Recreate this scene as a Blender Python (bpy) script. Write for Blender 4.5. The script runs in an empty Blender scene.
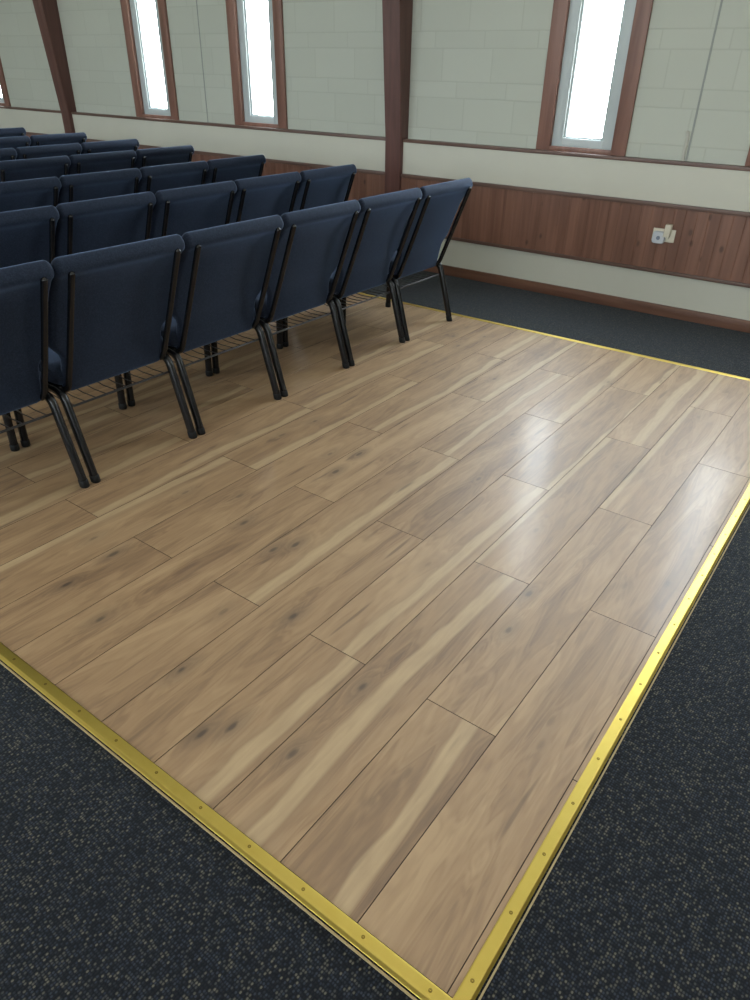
import bpy, bmesh, math, random
from mathutils import Vector, Matrix
random.seed(7)
scene = bpy.context.scene
COL = scene.collection

# ------------------------------------------------------------------ materials
def new_mat(name):
    m = bpy.data.materials.new(name); m.use_nodes = True
    nt = m.node_tree
    b = nt.nodes['Principled BSDF']
    return m, nt, b

def N(nt, typ, **kw):
    n = nt.nodes.new(typ)
    for k, v in kw.items():
        if k.startswith('i_'):
            n.inputs[k[2:].replace('_', ' ')].default_value = v
        else:
            setattr(n, k, v)
    return n

def L(nt, a, b): nt.links.new(a, b)

def math_n(nt, op, a, b=None, c=None, clamp=False):
    n = nt.nodes.new('ShaderNodeMath'); n.operation = op; n.use_clamp = clamp
    for i, v in enumerate((a, b, c)):
        if v is None: continue
        if isinstance(v, (int, float)): n.inputs[i].default_value = v
        else: L(nt, v, n.inputs[i])
    return n.outputs[0]

def ramp(nt, fac, stops, interp='LINEAR'):
    r = nt.nodes.new('ShaderNodeValToRGB'); r.color_ramp.interpolation = interp
    e = r.color_ramp.elements
    e[0].position, e[0].color = stops[0][0], (*stops[0][1], 1)
    e[1].position, e[1].color = stops[-1][0], (*stops[-1][1], 1)
    for p, c in stops[1:-1]:
        x = e.new(p); x.color = (*c, 1)
    L(nt, fac, r.inputs[0]); return r.outputs[0]

def mixc(nt, fac, a, b, mode='MIX'):
    n = nt.nodes.new('ShaderNodeMix'); n.data_type = 'RGBA'; n.blend_type = mode
    for i, v in ((0, fac), (6, a), (7, b)):
        if isinstance(v, (int, float)): n.inputs[i].default_value = v
        elif isinstance(v, tuple): n.inputs[i].default_value = (*v, 1)
        else: L(nt, v, n.inputs[i])
    return n.outputs[2]

def smooth(nt, lo, hi, x):
    n = nt.nodes.new('ShaderNodeMapRange'); n.interpolation_type = 'SMOOTHSTEP'
    for i, v in ((0, x), (1, lo), (2, hi)):
        if isinstance(v, (int, float)): n.inputs[i].default_value = v
        else: L(nt, v, n.inputs[i])
    return n.outputs[0]

def simple(name, col, rough=.5, metal=0.0, noise=0.0, nscale=40, bump=0.0, spec=.5):
    m, nt, b = new_mat(name)
    b.inputs['Roughness'].default_value = rough
    b.inputs['Metallic'].default_value = metal
    b.inputs['Specular IOR Level'].default_value = spec
    tc = N(nt, 'ShaderNodeTexCoord')
    nz = N(nt, 'ShaderNodeTexNoise'); nz.inputs['Scale'].default_value = nscale; nz.inputs['Detail'].default_value = 3
    L(nt, tc.outputs['Object'], nz.inputs['Vector'])
    c = mixc(nt, nz.outputs['Fac'], tuple(x*(1-noise) for x in col), tuple(min(1, x*(1+noise)) for x in col))
    L(nt, c, b.inputs['Base Color'])
    if bump:
        bp = N(nt, 'ShaderNodeBump'); bp.inputs['Strength'].default_value = bump; bp.inputs['Distance'].default_value = .002
        L(nt, nz.outputs['Fac'], bp.inputs['Height']); L(nt, bp.outputs[0], b.inputs['Normal'])
    return m

def mat_plank():
    m, nt, b = new_mat('oak_laminate')
    uv = N(nt, 'ShaderNodeUVMap', uv_map='UVMap')
    s = N(nt, 'ShaderNodeSeparateXYZ'); L(nt, uv.outputs[0], s.inputs[0])
    u, v = s.outputs[0], s.outputs[1]                       # both 0..1 on a plank
    def attr(n):
        a = N(nt, 'ShaderNodeAttribute', attribute_name=n)
        sp = N(nt, 'ShaderNodeSeparateXYZ'); L(nt, a.outputs['Vector'], sp.inputs[0])
        return sp.outputs[0], sp.outputs[1], sp.outputs[2]
    r1, r2, r3 = attr('plank_rand')
    sA, sB, sC = attr('streak_path')
    sW, kS, dS = attr('streak_size')
    k1u, k1v, k2u = attr('knot_a')
    k2v, _, _ = attr('knot_b')
    um = math_n(nt, 'MULTIPLY', u, .2025); vm = math_n(nt, 'MULTIPLY', v, 1.195)
    # knot distance fields (metres, stretched along the plank)
    def kd(ku, kv):
        du = math_n(nt, 'MULTIPLY', math_n(nt, 'SUBTRACT', u, ku), .2025)
        dv = math_n(nt, 'MULTIPLY', math_n(nt, 'SUBTRACT', v, kv), 1.195*.42)
        return math_n(nt, 'SQRT', math_n(nt, 'ADD', math_n(nt, 'MULTIPLY', du, du), math_n(nt, 'MULTIPLY', dv, dv)))
    dk = math_n(nt, 'MINIMUM', kd(k1u, k1v), kd(k2u, k2v))
    warp = math_n(nt, 'MULTIPLY', math_n(nt, 'POWER', 2.718, math_n(nt, 'MULTIPLY', dk, -38)), kS)
    # grain coordinates
    cx = N(nt, 'ShaderNodeCombineXYZ')
    L(nt, math_n(nt, 'ADD', um, math_n(nt, 'MULTIPLY', r1, 37)), cx.inputs[0])
    L(nt, math_n(nt, 'ADD', math_n(nt, 'MULTIPLY', vm, .12), math_n(nt, 'MULTIPLY', r2, 19)), cx.inputs[1])
    L(nt, math_n(nt, 'MULTIPLY', warp, .05), cx.inputs[2])
    big = N(nt, 'ShaderNodeTexNoise'); big.inputs['Scale'].default_value = 13; big.inputs['Detail'].default_value = 3
    big.inputs['Distortion'].default_value = .8
    L(nt, cx.outputs[0], big.inputs['Vector'])
    fine = N(nt, 'ShaderNodeTexNoise'); fine.inputs['Scale'].default_value = 70; fine.inputs['Detail'].default_value = 5
    fine.inputs['Distortion'].default_value = .4
    L(nt, cx.outputs[0], fine.inputs['Vector'])
    # growth lines following the field
    field = math_n(nt, 'ADD', math_n(nt, 'MULTIPLY', big.outputs['Fac'], 26), math_n(nt, 'MULTIPLY', warp, 9))
    ring = math_n(nt, 'ADD', math_n(nt, 'MULTIPLY', math_n(nt, 'SINE', math_n(nt, 'MULTIPLY', field, 2.6)), .5), .5)
    tone = math_n(nt, 'ADD', math_n(nt, 'ADD', math_n(nt, 'MULTIPLY', big.outputs['Fac'], .80),
             math_n(nt, 'MULTIPLY', fine.outputs['Fac'], .34)), math_n(nt, 'MULTIPLY', ring, .085))
    tone = math_n(nt, 'ADD', tone, math_n(nt, 'MULTIPLY', math_n(nt, 'SUBTRACT', r3, .5), .11))
    heart = ramp(nt, tone, [(.33, (.175, .100, .053)), (.47, (.255, .153, .077)), (.60, (.335, .206, .104)), (.80, (.425, .280, .148))])
    # sapwood streak: wandering pale band
    wob = N(nt, 'ShaderNodeTexNoise'); wob.noise_dimensions = '2D'; wob.inputs['Scale'].default_value = 1.0; wob.inputs['Detail'].default_value = 2
    cw = N(nt, 'ShaderNodeCombineXYZ'); L(nt, math_n(nt, 'ADD', math_n(nt, 'MULTIPLY', vm, 4.2), math_n(nt, 'MULTIPLY', r1, 50)), cw.inputs[0])
    L(nt, math_n(nt, 'MULTIPLY', r2, 30), cw.inputs[1]); L(nt, cw.outputs[0], wob.inputs['Vector'])
    t1 = math_n(nt, 'MULTIPLY', v, 2, clamp=True)
    t2 = math_n(nt, 'SUBTRACT', math_n(nt, 'MULTIPLY', v, 2), 1, clamp=True)
    m1 = math_n(nt, 'MULTIPLY_ADD', math_n(nt, 'SUBTRACT', sB, sA), t1, sA)
    uc = math_n(nt, 'MULTIPLY_ADD', math_n(nt, 'SUBTRACT', sC, sB), t2, m1)
    uc = math_n(nt, 'ADD', uc, math_n(nt, 'MULTIPLY', math_n(nt, 'SUBTRACT', wob.outputs['Fac'], .5), .13))
    dist = math_n(nt, 'ABSOLUTE', math_n(nt, 'SUBTRACT', u, uc))
    dist = math_n(nt, 'ADD', dist, math_n(nt, 'MULTIPLY', math_n(nt, 'SUBTRACT', fine.outputs['Fac'], .5), .03))
    wv = math_n(nt, 'MULTIPLY', sW, math_n(nt, 'ADD', .55, math_n(nt, 'MULTIPLY', wob.outputs['Fac'], .9)))
    ms = math_n(nt, 'SUBTRACT', 1, smooth(nt, math_n(nt, 'MULTIPLY', wv, .72), math_n(nt, 'ADD', wv, .025), dist))
    ms = math_n(nt, 'MULTIPLY', ms, math_n(nt, 'GREATER_THAN', sW, .005))
    sap = ramp(nt, fine.outputs['Fac'], [(.25, (.42, .290, .158)), (.7, (.52, .375, .208))])
    # darker shoulder beside the streak
    sh = math_n(nt, 'SUBTRACT', 1, smooth(nt, math_n(nt, 'MULTIPLY', wv, 1.0), math_n(nt, 'MULTIPLY', wv, 3.2), dist))
    sh = math_n(nt, 'MULTIPLY', sh, math_n(nt, 'GREATER_THAN', sW, .005))
    heart = mixc(nt, math_n(nt, 'MULTIPLY', sh, .28), heart, (.185, .112, .062))
    col = mixc(nt, math_n(nt, 'MULTIPLY', ms, .78), heart, sap)
    # dark mineral lines
    dl = N(nt, 'ShaderNodeTexNoise'); dl.inputs['Scale'].default_value = 34; dl.inputs['Detail'].default_value = 1
    cd = N(nt, 'ShaderNodeVectorMath', operation='MULTIPLY'); cd.inputs[1].default_value = (1, .75, 1); L(nt, cx.outputs[0], cd.inputs[0])
    L(nt, cd.outputs[0], dl.inputs['Vector'])
    dm = smooth(nt, .67, .80, dl.outputs['Fac'])
    col = mixc(nt, math_n(nt, 'MULTIPLY', dm, .6), col, (.105, .060, .032))
    # knots
    nk = N(nt, 'ShaderNodeTexNoise'); nk.inputs['Scale'].default_value = 60; L(nt, cx.outputs[0], nk.inputs['Vector'])
    dkn = math_n(nt, 'ADD', dk, math_n(nt, 'MULTIPLY', math_n(nt, 'SUBTRACT', nk.outputs['Fac'], .5), .012))
    halo = math_n(nt, 'MULTIPLY', math_n(nt, 'SUBTRACT', 1, smooth(nt, .008, .045, dkn)), math_n(nt, 'MULTIPLY', kS, .55))
    core = math_n(nt, 'MULTIPLY', math_n(nt, 'SUBTRACT', 1, smooth(nt, .003, .011, dkn)), math_n(nt, 'MULTIPLY', kS, .85))
    col = mixc(nt, halo, col, (.15, .095, .055)); col = mixc(nt, core, col, (.055, .033, .02))
    L(nt, col, b.inputs['Base Color'])
    rg = math_n(nt, 'MULTIPLY_ADD', fine.outputs['Fac'], .14, .47)
    L(nt, rg, b.inputs['Roughness'])
    b.inputs['Specular IOR Level'].default_value = .9
    # embossed pores: long fine noise
    em = N(nt, 'ShaderNodeTexNoise'); em.inputs['Scale'].default_value = 160; em.inputs['Detail'].default_value = 3
    L(nt, cx.outputs[0], em.inputs['Vector'])
    bp = N(nt, 'ShaderNodeBump'); bp.inputs['Strength'].default_value = .10; bp.inputs['Distance'].default_value = .001
    L(nt, em.outputs['Fac'], bp.inputs['Height'])
    # every board lies at its own very slight tilt
    tl = N(nt, 'ShaderNodeCombineXYZ'); L(nt, math_n(nt, 'MULTIPLY', math_n(nt, 'SUBTRACT', r2, .5), .014), tl.inputs[0]); L(nt, math_n(nt, 'MULTIPLY', math_n(nt, 'SUBTRACT', r3, .5), .014), tl.inputs[1])
    ad = N(nt, 'ShaderNodeVectorMath', operation='ADD'); L(nt, bp.outputs[0], ad.inputs[0]); L(nt, tl.outputs[0], ad.inputs[1])
    nm = N(nt, 'ShaderNodeVectorMath', operation='NORMALIZE'); L(nt, ad.outputs[0], nm.inputs[0])
    L(nt, nm.outputs[0], b.inputs['Normal'])
    b.inputs['Coat Weight'].default_value = .10; b.inputs['Coat Roughness'].default_value = .17
    return m

def mat_carpet():
    m, nt, b = new_mat('loop_carpet')
    tc = N(nt, 'ShaderNodeTexCoord')
    mp = N(nt, 'ShaderNodeMapping'); mp.inputs['Rotation'].default_value = (0, 0, .06); mp.inputs['Scale'].default_value = (1.08, .86, 1)
    L(nt, tc.outputs['Object'], mp.inputs['Vector'])
    vo = N(nt, 'ShaderNodeTexVoronoi'); vo.inputs['Scale'].default_value = 165; vo.inputs['Randomness'].default_value = .36
    vo.voronoi_dimensions = '2D'
    L(nt, mp.outputs[0], vo.inputs['Vector'])
    sp = N(nt, 'ShaderNodeSeparateColor'); L(nt, vo.outputs['Color'], sp.inputs[0])
    yarn = ramp(nt, sp.outputs[0], [(0, (.011, .012, .015)), (.26, (.019, .022, .029)), (.46, (.033, .039, .053)), (.64, (.052, .054, .054)), (.77, (.084, .080, .067)), (.86, (.022, .027, .040)), (.94, (.125, .117, .092))], 'CONSTANT')
    edge = smooth(nt, .22, .50, vo.outputs['Distance'])
    col = mixc(nt, math_n(nt, 'MULTIPLY', edge, .9), yarn, (.006, .007, .010))
    L(nt, col, b.inputs['Base Color'])
    b.inputs['Roughness'].default_value = .95; b.inputs['Specular IOR Level'].default_value = .15
    b.inputs['Sheen Weight'].default_value = .13; b.inputs['Sheen Roughness'].default_value = .5; b.inputs['Sheen Tint'].default_value = (.8, .9, 1, 1)
    bp = N(nt, 'ShaderNodeBump', invert=True); bp.inputs['Strength'].default_value = .6; bp.inputs['Distance'].default_value = .002
    L(nt, vo.outputs['Distance'], bp.inputs['Height']); L(nt, bp.outputs[0], b.inputs['Normal'])
    return m

def mat_fabric():
    m, nt, b = new_mat('navy_upholstery')
    tc = N(nt, 'ShaderNodeTexCoord')
    vo = N(nt, 'ShaderNodeTexVoronoi'); vo.inputs['Scale'].default_value = 260; L(nt, tc.outputs['Object'], vo.inputs['Vector'])
    nz = N(nt, 'ShaderNodeTexNoise'); nz.inputs['Scale'].default_value = 9; nz.inputs['Detail'].default_value = 4; L(nt, tc.outputs['Object'], nz.inputs['Vector'])
    sp = N(nt, 'ShaderNodeSeparateColor'); L(nt, vo.outputs['Color'], sp.inputs[0])
    c = ramp(nt, sp.outputs[0], [(0, (.006, .010, .021)), (.5, (.009, .015, .031)), (1, (.016, .024, .045))])
    c = mixc(nt, math_n(nt, 'MULTIPLY', nz.outputs['Fac'], .35), c, (.009, .015, .029))
    L(nt, c, b.inputs['Base Color'])
    b.inputs['Roughness'].default_value = .85; b.inputs['Specular IOR Level'].default_value = .25
    b.inputs['Sheen Weight'].default_value = .38; b.inputs['Sheen Roughness'].default_value = .4
    b.inputs['Sheen Tint'].default_value = (.40, .60, 1, 1)
    bp = N(nt, 'ShaderNodeBump'); bp.inputs['Strength'].default_value = .25; bp.inputs['Distance'].default_value = .001
    L(nt, vo.outputs['Distance'], bp.inputs['Height']); L(nt, bp.outputs[0], b.inputs['Normal'])
    return m

def mat_wood(name, dark, light, board=0.0, rough=.45, axis='Z'):
    """stained timber; board > 0 draws vertical tongue-and-groove tone changes every board metres along X"""
    m, nt, b = new_mat(name)
    tc = N(nt, 'ShaderNodeTexCoord')
    s = N(nt, 'ShaderNodeSeparateXYZ'); L(nt, tc.outputs['Object'], s.inputs[0])
    mp = N(nt, 'ShaderNodeMapping')
    mp.inputs['Scale'].default_value = {'Z': (22, 22, 1.6), 'X': (1.6, 22, 22)}[axis]
    vec = tc.outputs['Object']
    if board:
        idx = math_n(nt, 'FLOOR', math_n(nt, 'DIVIDE', s.outputs[0], board))
        wn = N(nt, 'ShaderNodeTexWhiteNoise', noise_dimensions='1D'); L(nt, idx, wn.inputs['W'])
        cb = N(nt, 'ShaderNodeCombineXYZ'); L(nt, math_n(nt, 'ADD', s.outputs[0], math_n(nt, 'MULTIPLY', wn.outputs[0], 9)), cb.inputs[0])
        L(nt, s.outputs[1], cb.inputs[1]); L(nt, math_n(nt, 'ADD', s.outputs[2], math_n(nt, 'MULTIPLY', wn.outputs[0], 5)), cb.inputs[2])
        vec = cb.outputs[0]
    L(nt, vec, mp.inputs['Vector'])
    nz = N(nt, 'ShaderNodeTexNoise'); nz.inputs['Scale'].default_value = 1; nz.inputs['Detail'].default_value = 5; nz.inputs['Distortion'].default_value = .5
    L(nt, mp.outputs[0], nz.inputs['Vector'])
    f = nz.outputs['Fac']
    if board:
        f = math_n(nt, 'ADD', f, math_n(nt, 'MULTIPLY', math_n(nt, 'SUBTRACT', wn.outputs[0], .5), .20))
    c = ramp(nt, f, [(.28, dark), (.72, light)])
    if board:
        # knots
        vo = N(nt, 'ShaderNodeTexVoronoi'); vo.inputs['Scale'].default_value = 1
        mk = N(nt, 'ShaderNodeMapping'); mk.inputs['Scale'].default_value = (9, 9, 5.5); L(nt, vec, mk.inputs['Vector']); L(nt, mk.outputs[0], vo.inputs['Vector'])
        k = math_n(nt, 'SUBTRACT', 1, smooth(nt, .06, .16, vo.outputs['Distance']))
        c = mixc(nt, math_n(nt, 'MULTIPLY', k, .7), c, tuple(x*.32 for x in dark))
    L(nt, c, b.inputs['Base Color']); b.inputs['Roughness'].default_value = rough
    return m

def mat_block(name):
    m, nt, b = new_mat(name)
    tc = N(nt, 'ShaderNodeTexCoord')
    s = N(nt, 'ShaderNodeSeparateXYZ'); L(nt, tc.outputs['Object'], s.inputs[0])
    cb = N(nt, 'ShaderNodeCombineXYZ'); L(nt, s.outputs[0], cb.inputs[0]); L(nt, s.outputs[2], cb.inputs[1])
    x, z = s.outputs[0], s.outputs[2]
    zm = math_n(nt, 'FLOORED_MODULO', z, .305); row = math_n(nt, 'FLOOR', math_n(nt, 'DIVIDE', z, .305))
    tall = math_n(nt, 'GREATER_THAN', zm, .102)                      # tall and short courses alternate
    hz = math_n(nt, 'MINIMUM', math_n(nt, 'MINIMUM', zm, math_n(nt, 'SUBTRACT', .305, zm)), math_n(nt, 'ABSOLUTE', math_n(nt, 'SUBTRACT', zm, .102)))
    off = math_n(nt, 'ADD', math_n(nt, 'MULTIPLY', row, .2), math_n(nt, 'MULTIPLY', tall, .13))
    xm = math_n(nt, 'FLOORED_MODULO', math_n(nt, 'ADD', x, off), .4)
    vz = math_n(nt, 'MINIMUM', xm, math_n(nt, 'SUBTRACT', .4, xm))
    jd = math_n(nt, 'MINIMUM', hz, vz)
    jm = math_n(nt, 'SUBTRACT', 1, smooth(nt, .002, .006, jd))
    wn = N(nt, 'ShaderNodeTexWhiteNoise', noise_dimensions='2D')
    cw = N(nt, 'ShaderNodeCombineXYZ'); L(nt, math_n(nt, 'FLOOR', math_n(nt, 'DIVIDE', math_n(nt, 'ADD', x, off), .4)), cw.inputs[0]); L(nt, math_n(nt, 'ADD', row, math_n(nt, 'MULTIPLY', tall, .5)), cw.inputs[1])
    L(nt, cw.outputs[0], wn.inputs['Vector'])
    bc = mixc(nt, wn.outputs[0], (.490, .515, .450), (.515, .54, .475))
    bc = mixc(nt, math_n(nt, 'MULTIPLY', jm, .35), bc, (.37, .39, .33))
    nz = N(nt, 'ShaderNodeTexNoise'); nz.inputs['Scale'].default_value = 2.5; nz.inputs['Detail'].default_value = 6; L(nt, tc.outputs['Object'], nz.inputs['Vector'])
    c = mixc(nt, math_n(nt, 'MULTIPLY', smooth(nt, .45, .75, nz.outputs['Fac']), .25), bc, (.475, .495, .43))
    L(nt, c, b.inputs['Base Color']); b.inputs['Roughness'].default_value = .6
    n2 = N(nt, 'ShaderNodeTexNoise'); n2.inputs['Scale'].default_value = 90; n2.inputs['Detail'].default_value = 4; L(nt, tc.outputs['Object'], n2.inputs['Vector'])
    hgt = math_n(nt, 'SUBTRACT', math_n(nt, 'MULTIPLY', n2.outputs['Fac'], .25), jm)
    bp = N(nt, 'ShaderNodeBump'); bp.inputs['Strength'].default_value = .25; bp.inputs['Distance'].default_value = .003
    L(nt, hgt, bp.inputs['Height']); L(nt, bp.outputs[0], b.inputs['Normal'])
    return m

def mat_glass():
    m = bpy.data.materials.new('clear_pane'); m.use_nodes = True
    nt = m.node_tree; nt.nodes.clear()
    o = N(nt, 'ShaderNodeOutputMaterial'); t = N(nt, 'ShaderNodeBsdfTransparent'); t.inputs[0].default_value = (.97, .985, .98, 1)
    g = N(nt, 'ShaderNodeBsdfGlossy'); g.inputs['Roughness'].default_value = .02
    mx = N(nt, 'ShaderNodeMixShader'); mx.inputs[0].default_value = .05
    L(nt, t.outputs[0], mx.inputs[1]); L(nt, g.outputs[0], mx.inputs[2]); L(nt, mx.outputs[0], o.inputs[0])
    return m

def mat_brass():
    m, nt, b = new_mat('gold_anodised_metal')
    b.inputs['Metallic'].default_value = 1; b.inputs['Roughness'].default_value = .42
    tc = N(nt, 'ShaderNodeTexCoord'); nz = N(nt, 'ShaderNodeTexNoise'); nz.inputs['Scale'].default_value = 30; nz.inputs['Detail'].default_value = 5
    L(nt, tc.outputs['Object'], nz.inputs['Vector'])
    c = mixc(nt, nz.outputs['Fac'], (.63, .47, .10), (.70, .54, .14))
    L(nt, c, b.inputs['Base Color'])
    return m

M = dict(
    plank=mat_plank(), groove=simple('plank_bevel_edge', (.060, .038, .022), .6), carpet=mat_carpet(), fabric=mat_fabric(),
    frame=simple('black_gloss_tube', (.005, .005, .006), .26, spec=.4), cap=simple('black_plastic', (.005, .005, .005), .55, spec=.25),
    wire=simple('black_wire', (.02, .02, .022), .3),
    dado=mat_wood('dado_boards', (.150, .066, .042), (.245, .118, .078), board=.071, rough=.4),
    trimwood=mat_wood('stained_trim', (.17, .080, .057), (.27, .138, .104), rough=.4),
    railwood=mat_wood('stained_rail', (.10, .055, .042), (.17, .098, .075), rough=.4, axis='X'),
    basewood=mat_wood('stained_skirting', (.115, .050, .030), (.20, .095, .060), rough=.45, axis='X'),
    post=mat_wood('stained_post', (.085, .034, .027), (.14, .062, .050), rough=.38),
    block=mat_block('painted_block_wall'), panel=simple('cream_wall_panel', (.585, .58, .50), .55, noise=.03, nscale=5, bump=.05),
    ceiling=simple('white_ceiling', (.78, .78, .75), .8, noise=.02, nscale=6),
    sash=simple('white_window_frame', (.50, .56, .57), .4, noise=.02), glass=mat_glass(),
    brass=mat_brass(), screw=simple('screw_head', (.30, .21, .05), .4, metal=1.0), ply=simple('raw_plywood_edge', (.42, .33, .18), .7, noise=.15, nscale=60),
    plate=simple('cream_plastic', (.70, .66, .54), .35), white=simple('white_plastic', (.62, .65, .70), .35),
    bluegrey=simple('blue_grey_plastic', (.20, .24, .32), .4), darkslot=simple('dark_slot', (.02, .02, .02), .6),
    joint=simple('joint_sealant', (.30, .32, .30), .7), caulk=simple('pale_caulk', (.50, .50, .44), .7, noise=.1),
)

# ------------------------------------------------------------------ mesh helpers
def link(name, bm, mats, parent=None, smooth_ang=None):
    me = bpy.data.meshes.new(name)
    bmesh.ops.recalc_face_normals(bm, faces=bm.faces[:])
    bm.to_mesh(me); bm.free()
    for x in (mats if isinstance(mats, (list, tuple)) else [mats]): me.materials.append(x)
    if smooth_ang is not None:
        for p in me.polygons: p.use_smooth = True
        try: me.set_sharp_from_angle(angle=math.radians(smooth_ang))
        except Exception: pass
    o = bpy.data.objects.new(name, me); COL.objects.link(o)
    if parent is not None: o.parent = parent
    return o

def tag(o, label=None, cat=None, group=None, kind=None):
    if label: o['label'] = label
    if cat: o['category'] = cat
    if group: o['group'] = group
    if kind: o['kind'] = kind
    return o

def empty(name, loc=(0, 0, 0), rz=0):
    o = bpy.data.objects.new(name, None); o.empty_display_size = .1
    COL.objects.link(o); o.location = loc; o.rotation_euler = (0, 0, rz); return o

def box(bm, x0, x1, y0, y1, z0, z1, bev=0.0, mi=0):
    vs = [bm.verts.new((x, y, z)) for x in (x0, x1) for y in (y0, y1) for z in (z0, z1)]
    fs = []
    for idx in ((0, 1, 3, 2), (4, 6, 7, 5), (0, 4, 5, 1), (2, 3, 7, 6), (0, 2, 6, 4), (1, 5, 7, 3)):
        f = bm.faces.new([vs[i] for i in idx]); f.material_index = mi; fs.append(f)
    if bev:
        es = list({e for f in fs for e in f.edges})
        bmesh.ops.recalc_face_normals(bm, faces=fs)
        bmesh.ops.bevel(bm, geom=es, offset=bev, segments=2, affect='EDGES', profile=.6)

def prism(bm, prof, fn0, fn1):
    """closed profile of 2-D points swept straight between two placements"""
    a = [bm.verts.new(fn0(p)) for p in prof]; b = [bm.verts.new(fn1(p)) for p in prof]
    n = len(prof)
    for i in range(n): bm.faces.new((a[i], a[(i+1) % n], b[(i+1) % n], b[i]))
    bm.faces.new(a); bm.faces.new(list(reversed(b)))

def round_path(pts, r, seg=5):
    P = [Vector(p) for p in pts]; out = [P[0]]
    for i in range(1, len(P)-1):
        a, b, c = P[i-1], P[i], P[i+1]
        d1, d2 = (a-b), (c-b); k = min(r, d1.length*.49, d2.length*.49)
        s, e = b+d1.normalized()*k, b+d2.normalized()*k
        for j in range(seg+1):
            t = j/seg; out.append((1-t)**2*s+2*t*(1-t)*b+t*t*e)
    out.append(P[-1]); return out

def tube(bm, path, rx, ry=None, seg=12, ref=Vector((0, 1, 0)), dome=True):
    """oval tube along a path; rx in the plane of bending, ry along ref; rounded ends"""
    ry = ry or rx; path = [Vector(p) for p in path]; rings = []
    n = len(path); tang = []
    for i in range(n):
        t = (path[min(i+1, n-1)]-path[max(i-1, 0)]).normalized(); tang.append(t)
    st = []
    if dome:
        for k in (0.0, .45, .8): st.append((path[0]-tang[0]*min(rx, ry)*(1-k)*.8, tang[0], math.sqrt(max(.02, 1-(1-k)**2)) ))
    for i in range(n): st.append((path[i], tang[i], 1.0))
    if dome:
        for k in (.8, .45, 0.0): st.append((path[-1]+tang[-1]*min(rx, ry)*(1-k)*.8, tang[-1], math.sqrt(max(.02, 1-(1-k)**2))))
    for c, t, s in st:
        y = (ref-t*ref.dot(t)).normalized(); x = y.cross(t)
        rings.append([bm.verts.new(c+x*(math.cos(2*math.pi*j/seg)*rx*s)+y*(math.sin(2*math.pi*j/seg)*ry*s)) for j in range(seg)])
    for a, b in zip(rings, rings[1:]):
        for j in range(seg): bm.faces.new((a[j], a[(j+1) % seg], b[(j+1) % seg], b[j]))
    bm.faces.new(rings[0]); bm.faces.new(list(reversed(rings[-1])))

def loft(bm, rings):
    R = [[bm.verts.new(p) for p in r] for r in rings]; n = len(R[0])
    for a, b in zip(R, R[1:]):
        for j in range(n): bm.faces.new((a[j], a[(j+1) % n], b[(j+1) % n], b[j]))
    bm.faces.new(R[0]); bm.faces.new(list(reversed(R[-1])))

def rrect(w, t, r, n=6):
    """rounded rectangle, half sizes w (across) and t (thickness), 4*(n+1) points"""
    r = max(.0005, min(r, w*.98, t*.98)); out = []
    for cx, cy, a0 in ((w-r, t-r, 0), (-(w-r), t-r, 90), (-(w-r), -(t-r), 180), (w-r, -(t-r), 270)):
        for k in range(n+1):
            a = math.radians(a0+90*k/n); out.append((cx+r*math.cos(a), cy+r*math.sin(a)))
    return out

def cyl(bm, c, r, h, axis='Z', seg=16, r2=None):
    r2 = r if r2 is None else r2; rings = []
    for k, rr in ((0, r), (1, r2)):
        ring = []
        for j in range(seg):
            a = 2*math.pi*j/seg; u, v, w = rr*math.cos(a), rr*math.sin(a), h*k
            p = {'Z': (u, v, w), 'Y': (u, w, v), 'X': (w, u, v)}[axis]
            ring.append(tuple(Vector(c)+Vector(p)))
        rings.append(ring)
    loft(bm, rings)

# ------------------------------------------------------------------ constants measured for the hall
CZ = -.012                       # carpet level; the timber floor is z = 0
WLOW, WUP = 4.44, 4.50           # lower panelling face, block wall face
SILL = .925
LEN = 3.505                      # timber floor depth
ROOM = dict(x0=-11.8, x1=6.2, y0=-7.2, zc=3.7)
POSTS = [-7.615, -3.28, 1.03, 5.34]
WINS = [-9.15, -6.182, -4.773, -1.802, -.437, 2.51, 3.87]
WH = .316                        # half width of a window over its casing
WTOP = 3.05

# ------------------------------------------------------------------ floors
bm = bmesh.new()
box(bm, ROOM['x0'], ROOM['x1'], ROOM['y0'], WLOW+.2, CZ-.10, CZ)
tag(link('floor', bm, M['carpet']), 'dark navy flecked loop carpet around the timber floor', 'carpet', kind='structure')

# (n, segment) -> streak centre at start, middle, end (0 = +x edge of plank) and half width
STREAK = {
 (1, 0): (.05, .20, .34, .10), (2, 0): (.40, .50, .36, .12), (3, 0): (.28, .22, .20, .11), (3, 1): (.34, .25, .17, .085), (2, 1): (.98, .96, .93, .07),
 (5, 1): (.20, .19, .16, .10), (8, 0): (.93, .96, .83, .10), (8, 1): (.14, .03, .12, .10), (7, 2): (.28, .14, .20, .09),
 (7, 1): (.60, .45, .25, .0), (5, 2): (.35, .44, .40, .06), (2, 2): (.34, .42, .38, .12), (1, 2): (.97, .96, .97, .09), (1, 3): (.91, .90, .89, .08),
 (3, 3): (.06, .04, .02, .08), (4, 2): (.18, .22, .25, .10), (10, 0): (.15, .24, .35, .12), (3, 2): (.03, .0, -.03, .07), (9, 1): (.12, .2, .1, .09), (11, 1): (.3, .2, .3, .09),
 (10, 2): (.2, .3, .25, .1), (9, 2): (.3, .25, .1, .1), (6, 2): (.12, .10, .05, .08), (12, 0): (.5, .4, .5, .1), (12, 1): (.8, .7, .8, .1), (7, 3): (.3, .3, .3, .09)}
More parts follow.
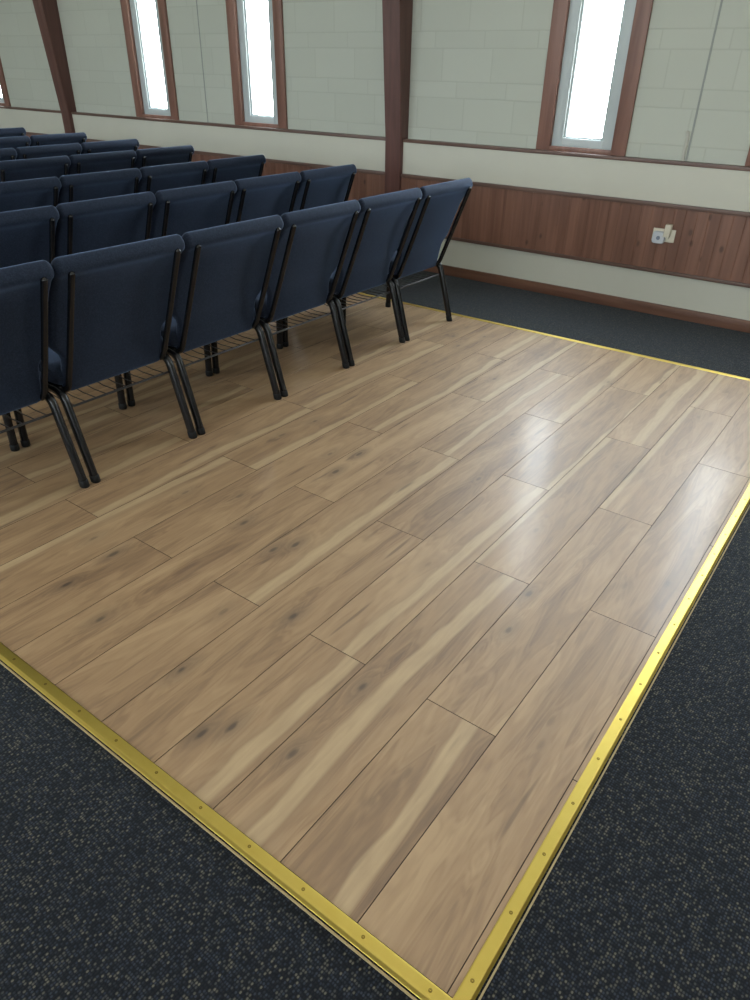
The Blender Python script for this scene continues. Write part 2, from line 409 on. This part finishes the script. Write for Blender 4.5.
# (n, segment) -> knots (u, v) with v measured in metres from the segment start, strength
KNOT = {(4, 0): (.91, .27, .45, .62, .9), (3, 0): (.66, .19+.632, .88, .13+.632, .9), (2, 0): (.81, .25, .79, .52, .75), (5, 0): (.34, .48+.632, .2, .3, .4),
 (7, 0): (.74, .27+.632, .85, .46+.632, .9), (6, 0): (.83, .89, .64, .26, .85), (6, 1): (.72, .19, .82, .37, .85), (5, 1): (.65, .31, .85, .24, .9), (7, 1): (.55, .42, .3, .9, .5),
 (1, 1): (.77, .37, .90, .56, .7), (2, 1): (.6, .3, .3, .95, .35), (4, 1): (.3, .5, .7, .95, .5), (8, 1): (.6, .5, .7, .3, .6), (8, 0): (.45, .9, .5, .5, .5), (6, 2): (.6, .3, .4, .8, .5)}
bm = bmesh.new()
uvl = bm.loops.layers.uv.new('UVMap')
A = {k: bm.faces.layers.float_vector.new(k) for k in ('plank_rand', 'streak_path', 'streak_size', 'knot_a', 'knot_b')}
PW, PL = .2025, 1.195
XLEFT = -8.6
def plank(xr, xl, y0, y1, yst, n, seg, rnd):
    """xr: +x edge of full plank, xl: -x edge; y0..y1 clipped extent, yst: start of the full board"""
    c = .0011
    X1, X0 = min(xr, .012), max(xl, XLEFT)
    top = [bm.verts.new(p) for p in ((X0+c, y0+c, 0), (X1-c, y0+c, 0), (X1-c, y1-c, 0), (X0+c, y1-c, 0))]
    bot = [bm.verts.new(p) for p in ((X0, y0, -.0022), (X1, y0, -.0022), (X1, y1, -.0022), (X0, y1, -.0022))]
    f = bm.faces.new(top)
    for l in f.loops: l[uvl].uv = ((xr-l.vert.co.x)/PW, (l.vert.co.y-yst)/PL)
    f[A['plank_rand']] = rnd
    st = STREAK.get((n, seg)); 
    if st is None and (n > 12): 
        q = random.random(); st = (q, q+random.uniform(-.15, .15), q+random.uniform(-.2, .2), random.choice((0, 0, .09)))
    st = st or (0, 0, 0, 0)
    kn = KNOT.get((n, seg), (random.random(), random.uniform(.1, 1.1), random.random(), random.uniform(.1, 1.1), random.choice((.0, .25, .5))))
    f[A['streak_path']] = st[:3]; f[A['streak_size']] = (st[3], kn[4], 0)
    f[A['knot_a']] = (kn[0], kn[1]/PL, kn[2]); f[A['knot_b']] = (kn[3]/PL, 0, 0)
    for i in range(4):
        g = bm.faces.new((bot[i], bot[(i+1) % 4], top[(i+1) % 4], top[i])); g.material_index = 1
n = -1
while True:
    xr = -.012-n*PW; xl = xr-PW
    if xr < XLEFT: break
    first = 1.165 if n % 2 == 0 else .560
    cuts = [0.0]; y = first
    while y < LEN: cuts.append(y); y += PL
    cuts.append(LEN)
    for k in range(len(cuts)-1):
        yst = cuts[k+1]-PL if k == 0 else cuts[k]
        plank(xr, xl, cuts[k], cuts[k+1], yst, n, k, (random.random(), random.random(), random.random()))
    n += 1
box(bm, XLEFT, .0, 0, LEN, CZ-.02, -.0022, mi=1)
tag(link('floor', bm, [M['plank'], M['groove']]), 'brown oak-look laminate plank floor under the chairs', 'wood floor', kind='structure')

# plywood edge showing below the metal edging along the near and right sides
bm = bmesh.new()
box(bm, XLEFT, .0395, -.0395, -.0360, CZ-.005, CZ+.0045); box(bm, .0360, .0395, -.0360, LEN+.03, CZ-.005, CZ+.0035)
tag(link('trim_1', bm, M['ply']), 'thin pale timber edge below the gold floor edging', 'floor edge', kind='structure')

# ------------------------------------------------------------------ gold edge strips
PROF = [(0.0, 0.0002), (.0008, .0026), (.004, .0032), (.0255, .0034), (.0272, .0026), (.0310, -.0080), (.0318, -.0088), (.0318, -.0098), (.0295, -.0105), (.0295, CZ+.0002), (.0, CZ+.0002)]
def strip(name, label, place0, place1):
    bm = bmesh.new(); prism(bm, PROF, place0, place1)
    o = link(name, bm, M['brass']); return tag(o, label, 'edge strip', 'gold floor edge strips')
def add_screws(par, pts):
    src = None
    for p in pts:
        if src is None:
            bm = bmesh.new()
            loft(bm, [[(r*math.cos(2*math.pi*j/14), r*math.sin(2*math.pi*j/14), z) for j in range(14)] for r, z in ((.0040, -.001), (.0038, .0006), (.0026, .0011), (.0012, .0008), (.0010, -.0003))])
            src = link('screw', bm, M['screw'], par, 40); src.location = p
        else:
            o = src.copy(); COL.objects.link(o); o.parent = par; o.location = p
near = strip('edge_strip', 'gold metal edge strip along the near-left edge of the wood floor',
             lambda p: (XLEFT, -p[0], p[1]), lambda p: (p[0], -p[0], p[1]))
add_screws(near, [(-.038-.151*k, -.0140, .0033) for k in range(16)])
right = strip('edge_strip', 'gold metal edge strip along the right side of the wood floor, with visible screws',
              lambda p: (p[0], -p[0], p[1]), lambda p: (p[0], LEN+p[0], p[1]))
add_screws(right, [(.0145, .045+.151*k, .0033) for k in range(23)])
strip('edge_strip', 'thin gold edge strip on the far edge of the wood floor, towards the window wall',
      lambda p: (XLEFT, LEN+p[0], p[1]), lambda p: (p[0], LEN+p[0], p[1]))

# ------------------------------------------------------------------ window wall
def wall_with_windows(bm, yf, yb, z0, z1, wins, zb, zt, half):
    xs = ROOM['x0']
    for w in sorted(wins):
        box(bm, xs, w-half, yf, yb, z0, z1); xs = w+half
        box(bm, w-half, w+half, yf, yb, z0, zb); box(bm, w-half, w+half, yf, yb, zt, z1)
    box(bm, xs, ROOM['x1'], yf, yb, z0, z1)
bm = bmesh.new()
wall_with_windows(bm, WUP, WUP+.20, SILL-.03, ROOM['zc']+.05, WINS, SILL+.02, WTOP, WH-.085)
tag(link('wall_back', bm, M['block']), 'cream painted concrete block wall holding the tall narrow windows', 'wall', kind='structure')
bm = bmesh.new(); box(bm, ROOM['x0'], ROOM['x1'], WLOW, WUP+.2, CZ-.05, SILL-.004)
tag(link('wall_back_lower', bm, M['panel']), 'cream lower wall panelling below the windows', 'wall', kind='structure')

def rail(name, z0, z1, y0, bev=.004, mat='railwood', label='', cat='trim'):
    bm = bmesh.new(); xs = ROOM['x0']
    for p in POSTS+[None]:
        xe = ROOM['x1'] if p is None else p-.075
        box(bm, xs, xe, y0, WLOW+.002, z0, z1, bev)
        if p is not None: xs = p+.075
    return tag(link(name, bm, M[mat], None, 30), label, cat, kind='structure')
bm = bmesh.new(); xs = ROOM['x0']
for p in POSTS+[None]:
    xe = ROOM['x1'] if p is None else p-.075
    box(bm, xs, xe, WLOW-.006, WUP+.001, SILL-.011, SILL+.011, .003)
    if p is not None: xs = p+.075
tag(link('trim_2', bm, M['railwood'], None, 30), 'thin brown sill rail running under the windows', 'trim', kind='structure')
rail('trim_3', .668, .694, WLOW-.024, label='dark wood capping rail along the top of the dado boards')
rail('trim_4', .262, .285, WLOW-.022, label='dark wood moulding along the bottom of the dado boards')
rail('baseboard_back', CZ, .061, WLOW-.020, mat='basewood', label='reddish brown wooden skirting board along the window wall', cat='baseboard')
# dado of vertical tongue-and-groove boards with V joints
bm = bmesh.new(); bw = .071; x = ROOM['x0']
while x < ROOM['x1']-.01:
    x1 = min(x+bw, ROOM['x1']); e = .003
    pr = [(x, 0), (x, .010), (x+e, .012), (x1-e, .012), (x1, .010), (x1, 0)]
    if not any(abs((x+x1)/2-p) < .03 for p in POSTS):
        prism(bm, pr, lambda p: (p[0], WLOW+.001-p[1], .280), lambda p: (p[0], WLOW+.001-p[1], .672))
    x = x1
tag(link('trim_5', bm, M['dado']), 'reddish vertical timber dado boards around the window wall', 'wainscot', kind='structure')

# portal frame posts, deepening as they rise
for i, px in enumerate(POSTS):
    w = .075
    bm = bmesh.new()
    sec = [(CZ-.01, .028), (SILL, .036), (1.85, .110), (2.8, .19), (ROOM['zc']+.02, .42)]
    loft(bm, [[(px-w, WUP+.05, z), (px+w, WUP+.05, z), (px+w, WLOW-d, z), (px-w, WLOW-d, z)] for z, d in sec])
    bmesh.ops.bevel(bm, geom=[e for e in bm.edges if all(v.co.y < WLOW for v in e.verts) and abs(e.verts[0].co.z-e.verts[1].co.z) > .1], offset=.006, segments=2, affect='EDGES')
    o = link('post', bm, M['post'], None, 30)
    lab = ['dark stained timber post rising between chairs and windows at far left', 'dark stained timber post between the middle and right-hand windows',
           'dark stained timber post to the right of the rightmost window', 'dark stained timber post at the far right end of the window wall'][i]
    tag(o, lab, 'post', 'timber wall posts', 'structure')

# windows
def make_window(i, cx, yw, inward, label):
    """inward = -1: room lies towards -y"""
    r = empty('window_%d' % i, (cx, yw, SILL)); tag(r, label, 'window', 'tall narrow windows', 'structure')
    s = inward
    def bx(bm, x0, x1, d0, d1, z0, z1, bev=0): box(bm, x0, x1, min(s*d0, s*d1), max(s*d0, s*d1), z0, z1, bev)
    H = WTOP-SILL
    for sx in (-1, 1):
        bm = bmesh.new(); a, b2 = sorted((sx*(WH-.098), sx*WH)); bx(bm, a, b2, -.0005, .020, .011, H+.09, .004)
        link('casing', bm, M['trimwood'], r, 30)
    bm = bmesh.new(); bx(bm, -(WH-.098), WH-.098, -.0005, .018, .011, .040, .003); link('sill_board', bm, M['trimwood'], r, 30)
    bm = bmesh.new(); bx(bm, -(WH-.098), WH-.098, -.0005, .020, H-.01, H+.09, .004); link('casing', bm, M['trimwood'], r, 30)
    # timber reveal lining
    bm = bmesh.new(); e = WH-.085
    for sx in (-1, 1):
        a, b2 = sorted((sx*(e-.014), sx*(e+.0))); bx(bm, a, b2, -.10, .004, .018, H)
    bx(bm, -e, e, -.10, .004, .018, .030)
    link('reveal', bm, M['trimwood'], r)
    # white frame with stepped bead
    e2 = e-.014; gh = .125
    bm = bmesh.new()
    for sx in (-1, 1):
        a, b2 = sorted((sx*(gh+.016), sx*e2)); bx(bm, a, b2, -.062, -.012, .030, H, .003)
        a, b2 = sorted((sx*gh, sx*(gh+.017))); bx(bm, a, b2, -.062, -.026, .092, H-.06, .002)
    bx(bm, -(gh+.017), gh+.017, -.062, -.012, .030, .090, .003); bx(bm, -(gh+.017), gh+.017, -.062, -.012, H-.06, H, .003)
    bx(bm, -gh, gh, -.062, -.026, .088, .100, .002)
    f = link('sash', bm, M['sash'], r, 30)
    bm = bmesh.new(); bx(bm, -gh-.004, gh+.004, -.050, -.044, .094, H-.055); link('pane', bm, M['glass'], f)
    return r
wl = ['tall narrow window at the far left edge, mostly out of frame', 'tall narrow window just right of the left timber post', 'tall narrow window left of the middle timber post',
      'large bright tall narrow window right of the middle timber post', 'tall narrow window whose wood casing shows at the right edge',
      'tall narrow window first beyond the right post', 'tall narrow window second beyond the right post']
for i, cx in enumerate(WINS): make_window(i+1, cx, WUP, -1, wl[i])

# vertical movement joints in the block wall
for i, (jx, wd, m, lab) in enumerate(((-5.465, .005, 'joint', 'thin dark vertical wall joint between the two left windows'), (-1.100, .006, 'joint', 'vertical wall joint to the right of the large window'),)):
    bm = bmesh.new(); box(bm, jx-wd, jx+wd, WUP-.003, WUP+.01, SILL+.008, ROOM['zc'], .001)
    o = tag(link('trim_%d' % (6+i), bm, M[m]), lab, 'wall joint', kind='structure')
bm = bmesh.new()
tube(bm, [(-1.118, WUP-.004, SILL+.01), (-1.122, WUP-.006, .99), (-1.119, WUP-.005, 1.05), (-1.124, WUP-.004, 1.095)], .010, .008, 10)
tube(bm, [(-1.126, WUP-.006, 1.088), (-1.130, WUP-.008, 1.098)], .009, .008, 10)
tag(link('sealant_bead', bm, M['caulk'], None, 60), 'lumpy pale sealant bead at the foot of the wall joint', 'sealant')

# ------------------------------------------------------------------ rest of the hall (closes the room)
bm = bmesh.new(); box(bm, ROOM['x0']-.2, ROOM['x1']+.2, ROOM['y0']-.2, WUP+.2, ROOM['zc'], ROOM['zc']+.15)
tag(link('ceiling', bm, M['ceiling']), 'plain white hall ceiling', 'ceiling', kind='structure')
FILL_WINS = [-10.2, -9.15, -8.1, -6.182, -5.2, -4.2, -2.2, -1.2, -.2, 1.9, 2.9, 3.9]  # unseen window row, added to let more fill light into the hall
bm = bmesh.new()
wall_with_windows(bm, ROOM['y0']-.2, ROOM['y0'], CZ-.05, ROOM['zc'], FILL_WINS, SILL+.02, WTOP, WH-.085)
tag(link('wall_front', bm, M['block']), 'cream block wall opposite the window wall', 'wall', kind='structure')
for i, cx in enumerate(FILL_WINS): make_window(8+i, cx, ROOM['y0'], 1, 'unseen tall narrow window added in the opposite wall for fill light')
bm = bmesh.new(); box(bm, ROOM['x0']-.2, ROOM['x0'], ROOM['y0']-.2, WUP+.2, CZ-.05, ROOM['zc'])
tag(link('wall_left', bm, M['block']), 'cream end wall beyond the chairs', 'wall', kind='structure')
X = ROOM['x1']
bm = bmesh.new(); box(bm, X, X+.2, ROOM['y0']-.2, WUP+.2, CZ-.05, ROOM['zc'])
tag(link('wall_right', bm, M['block']), 'cream end wall behind the viewer', 'wall', kind='structure')

# ------------------------------------------------------------------ outlet on the dado
YD = WLOW-.011
o = empty('power_outlet', (-1.116, YD, .503)); tag(o, 'cream double power point on the timber dado below the large window', 'power outlet')
bm = bmesh.new(); box(bm, -.072, .072, -.009, .0, -.040, .038, .003); link('face_plate', bm, M['plate'], o, 30)
for k in (-.022, .022):
    bm = bmesh.new(); box(bm, .018+k*.55-.006, .018+k*.55+.006, -.013, -.008, -.030, -.014, .001); link('switch', bm, M['plate'], o)
bm = bmesh.new()
for (a, c) in ((-.012, -.02), (-.004, -.026), (.006, -.022), (.030, -.022), (.024, -.008), (.036, -.010), (.002, -.008)): box(bm, a-.002, a+.002, -.0115, -.0085, c-.004, c+.004)
link('slot', bm, M['darkslot'], o)
o = empty('socket_air_freshener', (-1.138, YD-.006, .490)); tag(o, 'pale blue-white square plug-in unit on the left of the power point', 'air freshener')
bm = bmesh.new()
loft(bm, [[(p[0], y, p[1]) for p in rrect(.040*s, .038*s, .016)] for y, s in ((0, .92), (-.018, 1.0), (-.030, .98), (-.036, .88))])
link('body', bm, M['white'], o, 40)
bm = bmesh.new(); cyl(bm, (.0, -.0385, -.002), .012, .004, 'Y', 20, .013); link('dial', bm, M['bluegrey'], o, 40)
o = empty('power_adapter', (-1.092, YD-.009, .534)); tag(o, 'slim cream adapter plugged upright into the right of the power point', 'adapter')
bm = bmesh.new(); loft(bm, [[(p[0]+.0015*k, p[1]-.020, z) for p in rrect(.0205, .018, .007)] for k, z in enumerate((-.036, -.034, .0, .036, .040))]); link('body', bm, M['plate'], o, 40)
bm = bmesh.new(); box(bm, -.012, .016, -.0395, -.037, -.022, -.014, .001); link('label_strip', bm, M['plate'], o)

# ------------------------------------------------------------------ chairs
def build_chair(loc):
    """faces -x; origin on the floor under the seat; back leans to +x"""
    r = empty('church_chair', loc)
    # backrest cushion: sections up the height
    x_at = lambda z: .168+(z-.335)*(.340-.168)/.475 + .010*math.sin(max(0, min(1, (z-.335)/.5))*math.pi)*-1
    rings = []
    # height, width factor, back face offset from the tube line, front face offset
    zs = [(.338, .90, -.024, -.040), (.342, .97, -.022, -.050), (.352, 1, -.024, -.058), (.38, 1, -.026, -.062), (.44, 1, -.034, -.062), (.475, 1, -.035, -.066), (.495, 1, -.035, -.070), (.515, 1, -.035, -.074),
          (.535, 1, -.035, -.078), (.56, 1, -.035, -.080), (.64, 1, -.035, -.080), (.71, 1, -.033, -.079), (.75, 1, -.028, -.078), (.785, 1, -.018, -.074), (.797, 1, -.012, -.074), (.805, 1, -.004, -.074), (.813, 1, -.0005, -.073), (.822, 1, -.001, -.071),
          (.833, .998, -.006, -.068), (.843, .990, -.013, -.064), (.852, .975, -.022, -.058), (.859, .95, -.031, -.052), (.863, .92, -.039, -.046)]
    for z, sw, bk, fr in zs:
        k = max(0, min(1, (z-.475)/.07)); k = k*k*(3-2*k)
        w = (.226+(0.2702-.226)*k)*sw; xc = x_at(z)
        t = (bk-fr)/2
        rings.append([(xc+(bk+fr)/2+p[1], p[0], z) for p in rrect(w, t, .024)])
    bm = bmesh.new(); loft(bm, rings); link('backrest', bm, M['fabric'], r, 60)
    # seat cushion
    rings = []
    for x, sw, zt, zb in ((-.300, .86, .425, .400), (-.296, .94, .437, .385), (-.280, .985, .449, .374), (-.25, 1, .456, .370), (-.15, 1, .460, .370), (.0, 1, .456, .370), (.10, 1, .450, .368), (.132, .985, .444, .368), (.145, .93, .430, .375), (.150, .85, .415, .385)):
        w = .258*sw; t = (zt-zb)/2; zc = (zt+zb)/2
        rings.append([(x, p[0], zc+p[1]) for p in rrect(w, t, .026)])
    bm = bmesh.new(); loft(bm, rings); link('seat', bm, M['fabric'], r, 60)
    # frame: side rails + cross bars under the seat
    bm = bmesh.new()
    for s in (-1, 1):
        tube(bm, [(-.205, s*.238, .357), (.135, s*.238, .357)], .011, .011, 10)
    for x in (-.20, .11): tube(bm, [(x, -.238, .357), (x, .238, .357)], .009, .009, 8, Vector((1, 0, 0)))
    link('seat_frame', bm, M['frame'], r, 40)
    for s in (-1, 1):
        # tube up the back of the cushion, folding forward under the seat
        bm = bmesh.new()
        tube(bm, round_path([(.06, s*.222, .356), (.155, s*.222, .340), (.250, s*.222, .575), (.341, s*.222, .810)], .05), .0125, .0115, 14)
        link('back_post', bm, M['frame'], r, 50)
        bm = bmesh.new()
        tube(bm, round_path([(.06, s*.247, .352), (.155, s*.247, .350), (.2475, s*.247, .030)], .045), .0185, .0155, 14)
        leg = link('leg', bm, M['frame'], r, 50)
        bm = bmesh.new()
        loft(bm, [[(cx+a*rr, s*.247+b2*rr*.90, z) for a, b2 in ((math.cos(2*math.pi*j/16), math.sin(2*math.pi*j/16)) for j in range(16))]
                  for cx, rr, z in ((.2545, .0180, 0), (.2545, .0200, .003), (.2485, .0198, .026), (.2475, .0185, .029))])
        link('foot_cap', bm, M['cap'], leg, 50)
        bm = bmesh.new()
        tube(bm, round_path([(-.12, s*.247, .354), (-.226, s*.247, .354), (-.238, s*.247, .03)], .04), .0180, .0155, 14)
        leg = link('leg', bm, M['frame'], r, 50)
        bm = bmesh.new()
        loft(bm, [[(-.2385+a*rr, s*.247+b2*rr*.90, z) for a, b2 in ((math.cos(2*math.pi*j/16), math.sin(2*math.pi*j/16)) for j in range(16))]
                  for rr, z in ((.0180, 0), (.0200, .003), (.0198, .026), (.0185, .029))])
        link('foot_cap', bm, M['cap'], leg, 50)
    # wire book rack slung under the seat
    bm = bmesh.new()
    tube(bm, [(.160, -.242, .285), (.160, .242, .285)], .0048, .0048, 10, Vector((1, 0, 0)))
    tube(bm, [(-.20, -.242, .315), (-.20, .242, .315)], .004, .004, 8, Vector((1, 0, 0)))
    for k in range(10):
        y = -.214+k*.0475
        tube(bm, [(.160, y, .288), (.08, y, .286), (-.200, y, .318)], .0024, .0024, 6)
    link('book_rack', bm, M['wire'], r, 50)
    return r
def copy_chair(src):
    r = src.copy(); COL.objects.link(r)
    for ch in src.children:
        c = ch.copy(); COL.objects.link(c); c.parent = r
        for g in ch.children:
            d = g.copy(); COL.objects.link(d); d.parent = c
    return r
PITCH = .541; YEND = 0                          # row ends at the wall side
ROWX = [-2.319, -3.213, -4.020, -4.872, -5.580, -6.398, -7.23]
ROWY = [3.415, 3.44, 3.43, 3.515, 3.537, 3.600, 3.508]
COUNT = [6, 5, 4, 3, 3, 2, 1]
rown = ['nearest row', 'second-nearest row', 'third-nearest row', 'fourth-nearest row', 'fifth-nearest row', 'sixth-nearest row', 'farthest row']
posn = ['at the window-wall end of', 'second from the window wall in', 'third from the window wall in', 'fourth from the window wall in', 'fifth from the window wall in', 'sixth from the window wall in']
JIT = [-.018, -.018, -.018, -.020, -.022, -.024]
proto = None
for ri, (rx, ry, cnt) in enumerate(zip(ROWX, ROWY, COUNT)):
    for k in range(cnt):
        y = YEND+ry-PITCH*(k+.5)+(JIT[k] if ri == 0 else 0)
        if proto is None: c = proto = build_chair((rx, y, 0))
        else: c = copy_chair(proto); c.location = (rx+random.uniform(-.006, .006)*(ri > 0), y, 0)
        tag(c, 'navy padded chair with black tube frame, %s the %s' % (posn[k], rown[ri]), 'chair', 'navy chairs in the %s' % rown[ri])

# ------------------------------------------------------------------ camera
cam = bpy.data.cameras.new('camera'); cam.sensor_fit = 'HORIZONTAL'; cam.sensor_width = 36; cam.lens = 36*706.25/750
co = bpy.data.objects.new('camera', cam); COL.objects.link(co)
right_ = Vector((.80358257, .59496151, .0166089)); down_ = Vector((.32284903, -.41227218, -.85193905)); fwd_ = Vector((-.50002356, .68996554, -.52337749))
m = Matrix((right_, -down_, -fwd_)).transposed().to_4x4(); m.translation = Vector((.231, -.583, 1.41)); co.matrix_world = m
cam.clip_start = .02; cam.clip_end = 200
scene.camera = co

# ------------------------------------------------------------------ daylight
w = bpy.data.worlds.new('sky'); scene.world = w; w.use_nodes = True
nt = w.node_tree; bg = nt.nodes['Background']
tc = N(nt, 'ShaderNodeTexCoord'); s = N(nt, 'ShaderNodeSeparateXYZ'); L(nt, tc.outputs['Generated'], s.inputs[0])
c = ramp(nt, math_n(nt, 'MULTIPLY_ADD', s.outputs[2], .5, .5), [(.30, (.50, .52, .48)), (.48, (.72, .75, .74)), (.53, (.88, .94, 1.0)), (1.0, (.78, .89, 1.0))])
L(nt, c, bg.inputs['Color']); bg.inputs['Strength'].default_value = 45.0
FILL_POWER = 21.0
def portal(loc, rot, sx, sy):
    l = bpy.data.lights.new('window_portal', 'AREA'); l.shape = 'RECTANGLE'; l.size = sx; l.size_y = sy
    l.cycles.is_portal = True
    o = bpy.data.objects.new('window_portal', l); COL.objects.link(o); o.location = loc; o.rotation_euler = rot
zc, hh = (SILL+.1+WTOP)/2, WTOP-SILL-.1
for cx in WINS: portal((cx, WUP+.062, zc), (math.radians(-90), 0, 0), .27, hh)
for cx in FILL_WINS: portal((cx, ROOM['y0']-.062, zc), (math.radians(90), 0, 0), .27, hh)
# added unseen fill lamps, aimed up to bounce soft light off the ceiling
for ux in (-6.5, -1.0, 2.2, 4.8):
    for uy in (-5.2, -2.6, 0.6):
        if ux < -2 and uy > -2: continue
        l = bpy.data.lights.new('added_ceiling_fill', 'AREA'); l.shape = 'RECTANGLE'; l.size = 1.2; l.size_y = .3; l.energy = FILL_POWER; l.color = (1, .95, .88)
        o = bpy.data.objects.new('added_ceiling_fill', l); COL.objects.link(o); o.location = (ux, uy, 2.75); o.rotation_euler = (math.pi, 0, 0)

cy = scene.cycles
cy.use_denoising = True
cy.max_bounces = 10; cy.diffuse_bounces = 6; cy.glossy_bounces = 4; cy.transparent_max_bounces = 12
cy.sample_clamp_indirect = 6
vs = scene.view_settings
scene.display_settings.display_device = 'sRGB'
vs.view_transform = 'Standard'; vs.look = 'None'; vs.exposure = -0.10; vs.gamma = 1.0; vs.use_curve_mapping = False
